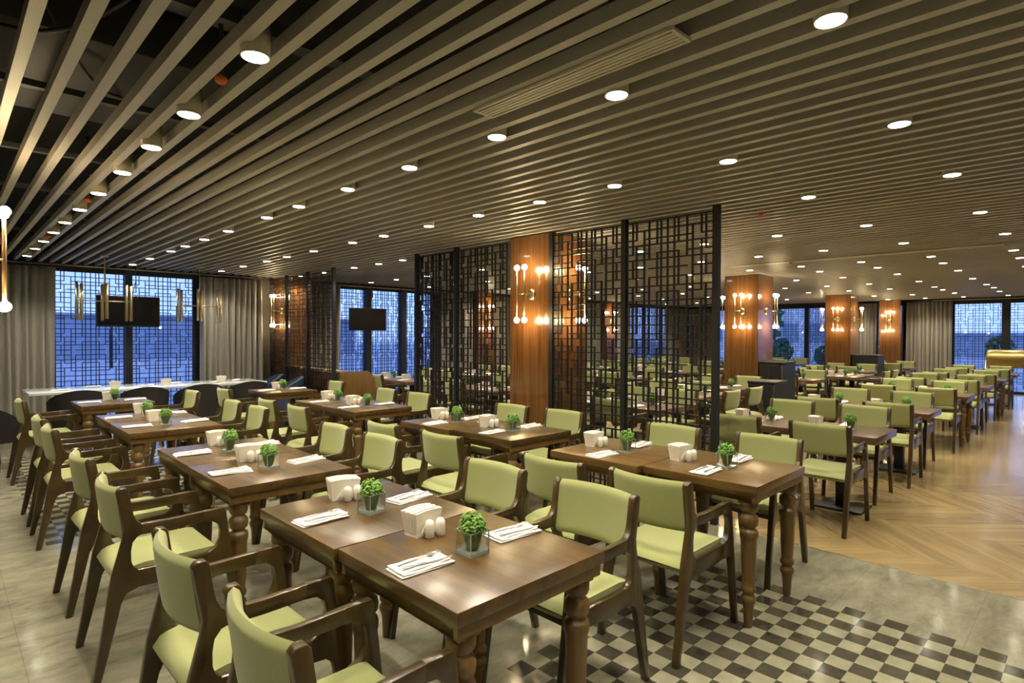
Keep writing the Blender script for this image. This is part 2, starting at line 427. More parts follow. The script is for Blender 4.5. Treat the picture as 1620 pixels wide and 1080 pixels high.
def sconce_mesh():
    t = thing('wall_sconce', 'x', 'wall lamp', (0, 0, 0), 0, 'brass globe wall sconces')
    obj('backplate', MB().lathe([(.055, 0), (.062, .004), (.062, .018), (.035, .026)], 20, (0, 0, 0), axis='x').mesh('backplate', M['brass']), t)
    obj('arm', MB().tube([(.015, 0, 0), (.17, 0, 0)], .006).tube([(.17, -.055, 0), (.17, .055, 0)], .006).mesh('arm', M['brass']), t)
    for s in (-1, 1):
        tb = MB().tube([(.17, s * .055, -.245), (.17, s * .055, .245)], .0085, 10)
        o = obj('tube', tb.mesh('tube', M['brass']), t)
        for q in (-1, 1): obj('bulb', MB().ball((.17, s * .055, q * .272), .029).mesh('bulb', M['bulb']), t)
    return t
SC = sconce_mesh()
first = True
def sconce(x, y, z, rz, label):
    global first
    if first:
        first = False; SC.location = (x, y, z); SC.rotation_euler = (0, 0, rz); SC['label'] = label
    else: dup(SC, (x, y, z), rz, label)
SZ = 1.95
sconce(SCRX, 4.23, SZ, PI, 'brass sconce with four globes on front of the column between screens')
sconce(SCRX + .30, 3.972, SZ, -PI / 2, 'brass globe sconce seen through lattice, on side of the screen column')
sconce(10.0, 4.42, SZ, PI, 'brass globe sconce on front of the column beside black cabinets')
sconce(10.33, 4.14, SZ, -PI / 2, 'brass globe sconce on the side of the column facing parquet aisle')
sconce(10.33, 4.74, SZ, PI / 2, 'brass globe sconce on hidden left side of the column by black cabinets')
sconce(16.4, 4.76, SZ, PI, 'brass globe sconce on front of the farther parquet column')
sconce(16.7, 4.46, SZ, -PI / 2, 'brass globe sconce on right side of the farther parquet column')
sconce(16.7, 5.05, SZ, PI / 2, 'brass globe sconce on left side of the farther parquet column')
sconce(19.75, 4.35, SZ, PI, 'brass globe sconce on the column between the far grey curtains')
sconce(4.56, 10.76, SZ, PI, 'brass globe sconce on corner column behind the far lattice panel')
sconce(9.7, 10.75, SZ, -PI / 2, 'brass globe sconce on window-wall column seen through left lattice panel')
sconce(14.92, 10.75, SZ, -PI / 2, 'brass globe sconce on far window-wall column seen through right lattice panel')
sconce(.10, 4.46, SZ, 0, 'brass globe sconce glaring at the left edge of the photo')

# ------------------------------------------------------------------ windows
nwin = 0
def window(axis, a0, a1, pos, zb=.06, zt=2.47, cols=14, rows=36):
    global nwin; nwin += 1
    P3 = (lambda a, w, z: (a, pos + w, z)) if axis == 'x' else (lambda a, w, z: (pos + w, a, z))
    def bx(mb, u0, u1, w0, w1, z0, z1):
        p = P3(u0, w0, z0); q = P3(u1, w1, z1)
        return mb.box(min(p[0], q[0]), max(p[0], q[0]), min(p[1], q[1]), max(p[1], q[1]), z0, z1)
    t = obj('window_%d' % nwin, bx(bx(bx(bx(MB(), a0, a0 + .045, -.05, .05, 0, CEIL), a1 - .045, a1, -.05, .05, 0, CEIL), a0 + .045, a1 - .045, -.05, .05, 0, zb), a0 + .045, a1 - .045, -.05, .05, zt, CEIL).mesh('window_frame', M['frame']))
    t['kind'] = 'structure'
    obj('pane', bx(MB(), a0 + .045, a1 - .045, -.004, .004, zb, zt).mesh('pane', M['pane']), t)
    w = -.03
    PP = (lambda u, q: (a0 + .05 + u, pos + w + q)) if axis == 'x' else (lambda u, q: (pos + w + q, a0 + .05 + u))
    obj('lattice', lattice(MB(), PP, a1 - a0 - .10, zt - zb, cols, rows, .011, .012, zb).mesh('window_lattice', M['frame']), t)
for a0, a1 in ((.2, 1.2), (1.2, 2.18), (2.18, 3.2), (3.2, 4.3)): window('x', a0, a1, WY)
for a0, a1 in ((4.98, 5.72), (5.72, 6.56), (6.56, 7.45), (7.45, 8.34)): window('x', a0, a1, WY)
for a0, a1 in ((10.0, 10.9), (10.9, 12.2), (12.2, 13.4), (13.4, 14.58), (15.28, 16.3), (16.3, 17.4), (17.4, 18.5), (18.5, 20.0)): window('x', a0, a1, WY)
for a0, a1 in ((-2.6, -1.1), (-1.1, .35), (.35, 1.78), (1.78, 2.95), (2.95, 4.05), (4.65, 5.4), (5.4, 6.2), (6.2, 6.78), (6.78, 7.98), (7.98, 9.3), (9.3, 11.0)): window('y', a0, a1, WX, 0.06, 2.42, 14, 34)
struct('wall_left', MB().box(XMIN, .2, WY - .05, WY + .1, 0, CEIL).box(4.3, 4.98, WY - .04, WY + .1, 0, CEIL).box(8.34, 10.0, WY - .04, WY + .1, 0, CEIL).box(14.58, 15.28, WY - .04, WY + .1, 0, CEIL).box(20.0, WX + .1, WY - .04, WY + .1, 0, CEIL).box(XMIN, WX + .1, WY - .06, WY + .12, CEIL, 3.1).mesh('wall_left', M['darkwall']))
struct('wall_far', MB().box(WX - .05, WX + .1, YMIN, -2.6, 0, CEIL).box(WX - .04, WX + .1, 4.05, 4.65, 0, CEIL).box(WX - .05, WX + .1, 11.0, WY + .1, 0, CEIL).box(WX - .06, WX + .12, YMIN, WY + .1, CEIL, 3.1).mesh('wall_far', M['darkwall']))
struct('trim_2', MB().box(2.13, 2.23, WY - .14, WY - .06, 0, CEIL).mesh('mullion_post', M['frame']))
struct('trim_3', MB().box(6.5, 6.62, WY - .14, WY - .06, 0, CEIL).mesh('mullion_post', M['frame']))
struct('trim_4', MB().box(7.39, 7.51, WY - .14, WY - .06, 0, CEIL).mesh('mullion_post', M['frame']))
struct('trim_5', MB().box(WX - .14, WX - .06, 1.70, 1.88, 0, CEIL).mesh('mullion_post', M['frame']))
struct('trim_6', MB().box(WX - .14, WX - .06, 6.72, 6.84, 0, CEIL).mesh('mullion_post', M['frame']))

# ------------------------------------------------------------------ curtains and rails
def curtain(axis, a0, a1, pos, label, zt=2.50, flare=0.0, seed=0):
    rnd = random.Random(seed); W = a1 - a0; n = max(24, int(W / .0098)); npl = max(5, round(W / .098))
    ph = [rnd.uniform(-.5, .5) for _ in range(npl + 2)]
    def fn(off):
        def g(i, j):
            z = .02 + j * (zt - .02); t = i * npl
            k = int(t); amp = .050 + .022 * ph[min(k, npl)] ; amp *= (.62 + .38 * (1 - j))
            cc = math.cos(2 * PI * t); w = amp * math.copysign(abs(cc) ** .6, cc) + .012 * math.sin(5.1 * t + 2 * j) + off
            a = a0 + i * W + .012 * math.sin(3 * t + 3 * j) + (flare * (1 - j) * (i - .5) * W)
            return (a, pos + w, z) if axis == 'x' else (pos + w, a, z)
        return g
    mb = MB(); mb.grid(fn(0), n, 10)
    me = mb.mesh('curtain', M['curtain'])
    o = obj('curtain', me); so = o.modifiers.new('thickness', 'SOLIDIFY'); so.thickness = .006
    return tag(o, label, 'curtain', 'grey pleated curtains')
def rail(p0, p1, label):
    o = obj('curtain_rail', MB().tube([p0, p1], .011, 8).mesh('curtain_rail', M['brass'])); tag(o, label, 'curtain rail', 'brass curtain rails')
CY = WY - .26
curtain('x', .25, 1.22, CY, 'grey pleated curtain at the left end of the window with television', seed=1)
curtain('x', 3.2, 4.26, CY, 'grey pleated curtain right of the television window, beside corner column', seed=2)
curtain('x', 5.05, 5.82, CY, 'grey curtain seen through the far lattice panels above bench back', seed=3)
curtain('x', 8.42, 9.38, CY, 'grey curtain left of window-wall column, seen through left lattice screens', seed=4)
curtain('x', 9.99, 10.68, CY, 'grey curtain right of the window-wall column, seen through left lattice screens', seed=5)
curtain('x', 12.9, 14.55, CY, 'grey curtain left of far window-wall column, seen through right lattice screen', seed=6)
curtain('x', 15.3, 16.2, CY, 'grey curtain right of far window-wall column, seen through right lattice screen', seed=7)
curtain('x', 18.4, 19.9, CY, 'grey curtain near far corner, left part, seen through end lattice screen', seed=8)
FX = WX - .26
curtain('y', 9.95, 10.9, FX, 'grey curtain near far corner, right part, seen through end lattice screen', seed=9)
curtain('y', 4.70, 5.42, FX, 'narrow grey curtain left of the far wall column', seed=10)
curtain('y', 2.92, 4.02, FX, 'wide grey curtain right of the far wall column', seed=11)
rail((.15, WY - .22, 2.545), (4.3, WY - .22, 2.545), 'thin brass curtain rail above the television window at left')
rail((4.99, WY - .22, 2.52), (9.4, WY - .22, 2.52), 'thin brass curtain rail above the second television window')
rail((FX, -2.5, 2.53), (FX, 4.05, 2.53), 'thin brass curtain rail above the far right windows')

# ------------------------------------------------------------------ televisions
def tv(x0, x1, z0, z1, y, label, tilt):
    cx = (x0 + x1) / 2; cz = (z0 + z1) / 2; w = (x1 - x0) / 2; h = (z1 - z0) / 2
    t = thing('television', label, 'television', (cx, y, cz), tilt)
    obj('housing', MB().box(-w, w, .0, .045, -h, h).mesh('housing', M['tvbody'], .008), t)
    obj('screen', MB().box(-w + .015, w - .015, -.004, 0, -h + .025, h - .015).mesh('tv_screen', M['tvscreen']), t)
    obj('wall_mount', MB().box(-.05, .05, .045, WY - .14 - y, -.06, .06).mesh('wall_mount', M['tvbody']), t)
    obj('cord', MB().tube([(.05, .06, h - .02), (.07, .04, h + .1), (.10, .03, h + .25), (.10, .05, CEIL - cz - .02)], .006, 6).mesh('cord', M['plenumgear']), t)
tv(1.72, 2.58, 1.625, 2.115, 10.85, 'black flat television on mullion of the left window above long table', 0)
tv(6.02, 6.88, 1.60, 2.07, 10.85, 'black flat television on mullion of window beyond the lattice opening', .0)

# ------------------------------------------------------------------ hanging brass lamps near the left window
def pendant(xc, y, label):
    t = thing('pendant_lamp', label, 'pendant lamp', (xc, y, CEIL), 0, 'brass rod pendant lamps')
    obj('pole', MB().tube([(0, 0, 0), (0, 0, -.62)], .008).lathe([(.05, -.02), (.05, 0)], 16).mesh('pole', M['brass']), t)
    obj('crossbar', MB().tube([(-.30, 0, -.62), (.30, 0, -.62)], .008).mesh('crossbar', M['brass']), t)
    for gx in (-.28, 0, .28):
        for i in range(4):
            a = i * PI / 2 + .5; z = random.uniform(-.03, .03)
            obj('rod', MB().tube([(gx + .035 * math.cos(a), .035 * math.sin(a), -.86 + z), (gx + .035 * math.cos(a), .035 * math.sin(a), -.38 + z)], .0165, 10).mesh('rod', M['brass']), t)
pendant(1.60, 9.5, 'brass pendant lamp of clustered rods hanging before the television')
pendant(2.93, 10.0, 'brass pendant lamp of clustered rods hanging before the right curtain')

# ------------------------------------------------------------------ downlights
def downlight_proto(hlen):
    t = thing('downlight', 'x', 'ceiling light', (0, 0, 0), 0, 'round ceiling downlights')
    obj('housing', MB().lathe([(.046, .003), (.052, 0), (.052, hlen), (.03, hlen)], 24).mesh('downlight_housing', M['lightbody']), t)
    obj('lens', MB().lathe([(.001, -.0015), (.045, -.0015), (.045, .002), (.001, .002)], 24).mesh('downlight_lens', M['lens']), t)
    ld = bpy.data.lights.new('downlight_lamp', 'SPOT'); ld.energy = SPOT_W; ld.color = (1, .90, .69); ld.spot_size = math.radians(125); ld.spot_blend = .7; ld.shadow_soft_size = .045
    l = obj('lamp', ld, t, (0, 0, -.01))
    return t
SPOT_W = 42
protoA = downlight_proto(.13)
lines = [(-.48, 2.566, [-2.6, -1.0, .62, 2.2, 3.67, 5.16, 6.74, 8.3]), (.835, 2.545, [-2.4, -.9, .62, 1.40, 2.2, 3.0, 3.67, 4.38, 5.16, 5.95, 6.74, 7.5, 8.3, 9.1, 10.03]),  # leftmost line and lamps at negative Y: unseen, added as fill light
         (2.10, 2.566, [-2.6, -.95, .64, 1.49, 2.25, 3.05, 3.82, 4.62, 5.27, 6.25, 7.0, 7.7, 8.31, 9.34, 10.35]),
         (3.365, 2.566, [-2.4, -.87, .71, 1.58, 2.4, 3.11, 3.84, 4.56, 5.36, 6.01, 6.98, 7.77, 8.45, 9.37, 10.34]),
         (4.66, 2.566, [.69, 1.56, 6.93, 7.56, 8.28, 9.31, 10.2]),
         (6.23, 2.566, [-2.4, -.85, .73, 1.57, 2.39, 3.2, 4.05, 5.0, 6.0, 7.0, 8.5, 9.48, 10.39]),
         (7.70, 2.566, [.70, 1.57, 2.40, 3.19, 4.0, 5.0, 6.0, 7.0, 8.5, 9.5, 10.4]),
         (9.25, 2.566, [-2.3, -.8, .76, 1.58, 2.39, 3.19, 3.97, 5.0, 6.1, 7.2, 8.6, 9.5, 10.35]),
         (10.19, 2.566, [.77, 1.60, 2.41, 3.23]),
         (11.5, 2.566, [.80, 1.61, 2.43, 3.26, 4.05, 5.1, 6.2, 7.4, 8.7, 10.3]),
         (13.3, 2.566, [-2.4, -.8, .80, 1.65, 2.46, 3.29, 4.07, 4.92, 6.2, 7.4, 8.7, 10.3]),
         (15.0, 2.566, [.82, 1.64, 2.50, 3.31, 4.12, 5.0, 6.3, 7.6, 9.0, 10.3]),
         (16.05, 2.566, [1.63, 2.52]),
         (17.45, 2.566, [.84, 1.67, 2.51, 3.36, 4.20, 5.2, 6.4, 7.8, 9.2, 10.3]),
         (19.3, 2.566, [1.68, 2.58, 3.42, 4.3, 5.2])]
fst = True
LN = ['added unseen fill line at left'] + ['%s line from left' % q for q in ORD]
for i, (x, z, ys) in enumerate(lines):
    for j, y in enumerate(ys):
        lab = 'round ceiling downlight, %s from near end, %s' % (ORD[j], LN[i])
        if fst: fst = False; protoA.location = (x, y, z); protoA['label'] = lab
        else: dup(protoA, (x, y, z), 0, lab)

# ceiling vent and sprinklers
t = thing('air_vent', 'long beige linear air vent set between the ceiling slats', 'air vent', (1.838, 1.55, CEIL - .002))
obj('vent_frame', MB().box(-.062, -.05, -.52, .52, -.012, 0).box(.05, .062, -.52, .52, -.012, 0).box(-.05, .05, -.52, -.505, -.012, 0).box(-.05, .05, .505, .52, -.012, 0).mesh('vent_frame', M['vent']), t)
obj('vent_backing', MB().box(-.05, .05, -.505, .505, -.003, 0).mesh('vent_backing', M['plenumgear']), t)
for q in (-.03, -.01, .012, .034): obj('vent_blade', MB().box(q - .008, q + .008, -.505, .505, -.011, -.005).mesh('vent_blade', M['vent']), t)
t = thing('air_vent', 'faint linear air vent in the slats above parquet tables', 'air vent', (8.6, 2.4, CEIL - .002))
obj('vent_frame', MB().box(-.07, -.055, -1.6, 1.6, -.012, 0).box(.055, .07, -1.6, 1.6, -.012, 0).mesh('vent_frame', M['vent']), t)
for q in (-.03, 0, .03): obj('vent_blade', MB().box(q - .01, q + .01, -1.6, 1.6, -.011, 0).mesh('vent_blade', M['vent']), t)
def sprinkler(x, y, label, z=2.56):
    t = thing('sprinkler', label, 'sprinkler', (x, y, z), 0, 'ceiling sprinklers')
    obj('pipe', MB().tube([(0, 0, .02), (0, 0, 3.05 - z)], .01).mesh('pipe', M['plenumgear']), t)
    obj('cap', MB().ball((0, 0, 0), .024, 12, 8, .8).mesh('cap', M['orange']), t)
sprinkler(.83, 2.55, 'orange sprinkler hanging between the first two left ceiling lights', 2.57)
sprinkler(.83, 5.55, 'small orange sprinkler halfway along the left line of ceiling lights')
sprinkler(.83, 7.9, 'small orange sprinkler farthest along the left line of ceiling lights')
sprinkler(5.0, 2.05, 'small reddish sprinkler right of the lattice screen top')
sprinkler(8.6, 3.1, 'tiny dark sprinkler above parquet tables before the cabinet column')

# ------------------------------------------------------------------ chairs
def build_chair():
    t = thing('dining_armchair', 'x', 'chair')
    X0 = .32; TH = .032; YS = .213
    rear = [(0, 0), (.032, 0), (.085, .22), (.108, .325), (.128, .366), (.175, .382), (.175, .462), (.156, .478), (.147, .505), (.146, .55), (.152, .588), (.172, .613), (.188, .617), (.188, .668), (.170, .682), (.157, .71), (.150, .745), (.138, .825), (.126, .840), (.102, .840), (.089, .826), (.101, .75), (.118, .655), (.113, .605), (.072, .45), (.034, .2)]
    arm = [(.180, .617), (.30, .613), (.448, .616), (.458, .667), (.30, .662), (.180, .667)]
    fr = [(.44, .616), (.485, .611), (.512, .59), (.521, .555), (.518, .515), (.503, .482), (.465, .463), (.455, .386), (.52, .380), (.546, .358), (.556, .325), (.606, 0), (.634, 0), (.579, .42), (.55, .652), (.541, .668), (.45, .668)]
    ra = [(.166, .383), (.30, .376), (.463, .387), (.473, .462), (.30, .458), (.166, .461)]
    for s in (-1, 1):
        y0, y1 = s * YS - TH / 2, s * YS + TH / 2
        for nm, pl in (('leg', rear), ('leg', fr), ('armrest', arm), ('side_rail', ra)):
            pl = [(x - X0, z) for x, z in pl]
            e = .0 if nm == 'leg' else .0008
            obj(nm, MB().prism_y(pl, y0 + e, y1 - e).mesh('chair_' + nm, M['chair'], .005, 2, 40), t)
    W = YS - TH / 2 - .001
    def seat(top):
        def g(u, v):
            d = .085 + u * .455; y = (v * 2 - 1) * W
            e = min(u, 1 - u) * 8; r = math.sqrt(max(0, 1 - (1 - min(1, e)) ** 2))
            dish = -.012 * (1 - (2 * v - 1) ** 2) * (1 - abs(2 * u - 1) ** 2)
            mid = .446 - .018 * max(0, .25 - u) / .25
            return (d - X0, y, mid + (.034 * r + dish if top else -.036 * r - .006 * (1 - (2 * v - 1) ** 2)))
        return g
    mb = MB(); mb.grid(seat(True), 20, 10); mb.grid(seat(False), 20, 10)
    for v in (0, 1):
        mb.grid(lambda u, q, v=v: tuple(seat(True)(u, v)[k] * q + seat(False)(u, v)[k] * (1 - q) for k in range(3)), 20, 1)
    obj('seat', mb.mesh('seat', M['fabric'], allsmooth=True), t)
    def back(front):
        def g(u, v):
            z = .592 + u * .246; y = (v * 2 - 1) * W
            cd = .141 - .033 * u - .04 * (1 - (2 * v - 1) ** 2) + .01 * (.5 - u) ** 2
            e = min(u, 1 - u) * 7; r = math.sqrt(max(0, 1 - (1 - min(1, e)) ** 2))
            return (cd - X0 + (.019 if front else -.019) * r, y, z)
        return g
    mb = MB(); mb.grid(back(True), 18, 14); mb.grid(back(False), 18, 14)
    for v in (0, 1):
        mb.grid(lambda u, q, v=v: tuple(back(True)(u, v)[k] * q + back(False)(u, v)[k] * (1 - q) for k in range(3)), 18, 1)
    obj('backrest', mb.mesh('backrest', M['fabric'], allsmooth=True), t)
    obj('cross_rail', MB().box(.49 - X0, .512 - X0, -W, W, .385, .425).mesh('cross_rail', M['chair'], .003), t)
    return t
CH = build_chair()
def joined(src, name):
    """one mesh of a thing and its parts, for repeats that show only a few pixels"""
    me = bpy.data.meshes.new(name); v = []; f = []; mi = []; sm = []; mats = []
    def walk(o, T):
        for c in o.children:
            TT = T @ c.matrix_local if False else T @ Matrix.Translation(c.location)
            if c.type == 'MESH':
                off = len(v); v.extend([TT @ q.co for q in c.data.vertices])
                m = c.data.materials[0]
                if m not in mats: mats.append(m)
                for p in c.data.polygons:
                    f.append([i + off for i in p.vertices]); mi.append(mats.index(m)); sm.append(p.use_smooth)
            walk(c, TT)
    walk(src, Matrix())
    me.from_pydata([tuple(q) for q in v], [], f)
    for m in mats: me.materials.append(m)
    for p, i, s in zip(me.polygons, mi, sm): p.material_index = i; p.use_smooth = s
    return me
CHM = joined(CH, 'dining_armchair_far')
chair_used = False
def chair(x, y, rz, label, group, far=False):
    global chair_used
    if far:
        o = obj('dining_armchair', CHM, None, (x, y, 0), rz); tag(o, label, 'chair', group); return o
    if not chair_used:
        chair_used = True; CH.location = (x, y, 0); CH.rotation_euler = (0, 0, rz); CH['label'] = label; CH['group'] = group; return CH
    return dup(CH, (x, y, 0), rz, label, group)

# ------------------------------------------------------------------ tables (local origin: floor under the table centre)
LEGP = [(.018, 0), (.021, .004), (.026, .10), (.031, .125), (.037, .135), (.039, .15), (.034, .163), (.027, .17), (.029, .177), (.037, .187), (.039, .20), (.034, .213), (.031, .218), (.034, .26), (.041, .45), (.042, .462), (.046, .468), (.047, .49), (.043, .505), (.028, .512), (.030, .517), (.044, .532), (.0475, .552), (.044, .574), (.031, .588), (.030, .592), (.040, .600), (.045, .612), (.0455, .67)]
def build_table(H=.76, S=.675):
    t = thing('dining_table', 'x', 'table')
    h = S / 2
    obj('table_top', MB().box(-h, h, -h, h, H - .045, H).mesh('table_top', M['table'], .003, 2), t)
    q = h - .010
    ap = MB()
    ap.box(-q, q, -q, -q + .022, H - .088, H - .045).box(-q, q, q - .022, q, H - .088, H - .045).box(-q, -q + .022, -q + .022, q - .022, H - .088, H - .045).box(q - .022, q, -q + .022, q - .022, H - .088, H - .045)
    obj('apron', ap.mesh('apron', M['tleg'], .002, 1), t)
    lm = MB().lathe([(r, z * (H - .088 + .01) / .67) for r, z in LEGP], 20).box(-.042, .042, -.042, .042, H - .105, H - .046).mesh('turned_leg', M['tleg'])
    for sx in (-1, 1):
        for sy in (-1, 1):
            obj('leg', lm, t, (sx * (h - .070), sy * (h - .070), 0))
    return t
def build_pedestal(H=.70, S=.675):
    t = thing('pedestal_table', 'x', 'table'); h = S / 2
    obj('table_top', MB().box(-h, h, -h, h, H - .06, H).mesh('pedestal_top', M['ctable'], .003, 2), t)
    obj('pedestal', MB().box(-.045, .045, -.045, .045, .02, H - .06).mesh('pedestal', M['black'], .003), t)
    obj('base_plate', MB().box(-.17, .17, -.19, .19, 0, .022).mesh('base_plate', M['black'], .006), t)
    return t
TB = build_table(); TBL = build_table(.70); PD = build_pedestal()
TBLM = joined(TBL, 'dining_table_far'); PDM = joined(PD, 'pedestal_table_far')

# ------------------------------------------------------------------ table ware
def napkin_mesh(seed, S=1.0):
    rnd = random.Random(seed); mb = MB()
    L_, W_ = .205 * S, .105 * S
    for k in range(3):
        z0 = .0005 + k * .0045; dx = rnd.uniform(-.006, .006); dy = rnd.uniform(-.006, .006); a = rnd.uniform(-.05, .05)
        lx = L_ / 2 - .004 * k; wy = W_ / 2 - .005 * k * (k == 2)
        def g(u, v, top, z0=z0, dx=dx, dy=dy, a=a, lx=lx, wy=wy):
            x = (2 * u - 1) * lx; y = (2 * v - 1) * wy
            w = .0012 * math.sin(9 * u + 2 * k) + .001 * math.sin(7 * v + k)
            e = .004 * (u ** 6) * (k == 2)
            return (x * math.cos(a) - y * math.sin(a) + dx, x * math.sin(a) + y * math.cos(a) + dy, z0 + (.0042 + w * (k > 0) + e if top else (w * (k > 0) * .8 if k else 0)))
        mb.grid(lambda u, v: g(u, v, 1), 12, 6); mb.grid(lambda u, v: g(u, v, 0), 12, 6)
        for q in (0, 1):
            mb.grid(lambda u, s, q=q: tuple(g(u, q, 1)[i] * s + g(u, q, 0)[i] * (1 - s) for i in range(3)), 12, 1)
            mb.grid(lambda v, s, q=q: tuple(g(q, v, 1)[i] * s + g(q, v, 0)[i] * (1 - s) for i in range(3)), 6, 1)
    return mb.mesh('folded_napkin', M['white'], allsmooth=False)
NAP = [napkin_mesh(s) for s in range(4)]
def fork_mesh():
    mb = MB(); h = .0016
    pts = [(-.085, 0, .0015), (-.06, 0, .0015), (-.02, 0, .003), (.025, 0, .006), (.04, 0, .005)]
    for a, b in zip(pts, pts[1:]): mb.bar(a, b, .0065, .0022)
    mb.box(.038, .055, -.011, .011, .004, .0062)
    for q in (-.0092, -.0031, .0031, .0092): mb.bar((.055, q, .0052), (.085, q, .0075), .0026, .0018)
    return mb.mesh('fork', M['steel'], .0006, 1)
def knife_mesh():
    mb = MB(); mb.box(-.09, -.005, -.0055, .0055, .0005, .0045)
    mb.prism_z([(-.005, -.006), (.09, -.0075), (.10, -.003), (.098, .004), (-.005, .005)], .0012, .003)
    return mb.mesh('knife', M['steel'], .0008, 1)
FORK = fork_mesh(); KNIFE = knife_mesh()
def build_holder():
    t = thing('napkin_holder', 'x', 'napkin holder')
    mb = MB()
    for i in range(7):
        x = -.027 + i * .009; sp = (i - 3) * .0035
        a = .068 + .002 * ((i * 37) % 5) / 5; top = .092 + .004 * ((i * 53) % 7) / 7
        n = 6
        prof = [(-a * .86, .012), (a * .86, .012), (a * 1.02, top), (a * .3, top + .004), (-a * .4, top + .002), (-a * 1.05, top - .003)]
        vs = [(x - .0040 + (z / .09) * sp, y, z) for y, z in prof] + [(x + .0046 + (z / .09) * sp, y, z) for y, z in prof]
        mb.add(vs, [list(range(n)), list(range(2 * n - 1, n - 1, -1))] + [(k_, (k_ + 1) % n, (k_ + 1) % n + n, k_ + n) for k_ in range(n)])
    obj('paper_napkins', mb.mesh('paper_napkins', M['paper']), t)
    hb = MB().prism_z([(-.034, -.058), (.034, -.058), (.034, .058), (-.034, .058)], 0, .0115)
    for s in (-1, 1): hb.add([(s * .0335, -.036, .011), (s * .0335, .036, .011), (s * .0345, .0, .07), (s * .0375, -.036, .011), (s * .0375, .036, .011), (s * .0385, 0, .07)], [(0, 1, 2), (5, 4, 3), (0, 3, 4, 1), (1, 4, 5, 2), (2, 5, 3, 0)])
    obj('holder', hb.mesh('holder', M['ceramic']), t)
    return t
HOLD = build_holder(); HOLDM = joined(HOLD, 'napkin_holder_far')
SHAK = MB().lathe([(.016, 0), (.0185, .003), (.0185, .045), (.0175, .056), (.012, .064), (.004, .067), (.001, .067)], 16).mesh('salt_shaker', M['ceramic'])
def build_plant(seed=1):
    rnd = random.Random(seed)
    t = thing('potted_plant', 'x', 'plant')
    g = MB(); s = .041; H = .082; e = .0016
    g.add([(-s, -s, .011), (s, -s, .011), (s, s, .011), (-s, s, .011), (-s, -s, H), (s, -s, H), (s, s, H), (-s, s, H)], [(0, 1, 5, 4), (1, 2, 6, 5), (2, 3, 7, 6), (3, 0, 4, 7)])
    va = obj('glass_vase', g.mesh('glass_vase', M['vglass']), t)
    g = MB().box(-s, s, -s, s, 0, .011)
    for sx in (-1, 1):
        for sy in (-1, 1): g.box(sx * s - e, sx * s + e, sy * s - e, sy * s + e, 0, H)
        g.box(sx * s - e, sx * s + e, -s, s, H - .0015, H + .0015).box(-s, s, sx * s - e, sx * s + e, H - .0015, H + .0015)
    obj('glass_rim', g.mesh('glass_rim', M['glassedge']), t)
    mb = MB(); mb.lathe([(.012, .0115), (.022, .016), (.031, .05), (.036, .080), (.030, .083)], 14)
    obj('leaf_wrap', mb.mesh('leaf_wrap', M['leafdark']), t)
    lf = MB()
    for k in range(360):
        th = rnd.uniform(0, 2 * PI); ph = rnd.uniform(0, 1); rr = .047 * math.sqrt(1 - ph * ph * .6) * rnd.uniform(.55, 1.1)
        c = Vector((rr * math.cos(th), rr * math.sin(th),   .082 + .052 * ph * rnd.uniform(.7, 1.15)))
        d = Vector((math.cos(th) * (1 - ph), math.sin(th) * (1 - ph), .3 + ph)).normalized(); d = (d + Vector([rnd.uniform(-.6, .6) for _ in range(3)])).normalized()
        a = d.orthogonal().normalized(); b = d.cross(a); r = rnd.uniform(.0038, .0075)
        n = 6
        vs = [c + (a * math.cos(2 * PI * i / n) + b * math.sin(2 * PI * i / n)) * r - d * r * .25 for i in range(n)] + [c + d * r * .35]
        lf.add(vs, [(i, (i + 1) % n, n) for i in range(n)], True)
        lf.add([c + d * r * .3, c + a * .0012 - Vector((0, 0, .02)), c - a * .0012 - Vector((0, 0, .02))], [(0, 1, 2)])
    obj('leaves', lf.mesh('leaves', M['leaf']), t)
    return t
PL = build_plant(); PLM = joined(PL, 'potted_plant_far')
used = set()
def ware(proto, key, x, y, z, rz, label, group, farmesh=None):
    if farmesh is not None:
        o = obj(proto.name.split('.')[0], farmesh, None, (x, y, z), rz); return tag(o, label, proto['category'], group)
    if key not in used:
        used.add(key); proto.location = (x, y, z); proto.rotation_euler = (0, 0, rz); proto['label'] = label; proto['group'] = group; return proto
    return dup(proto, (x, y, z), rz, label, group)
rw = random.Random(3)
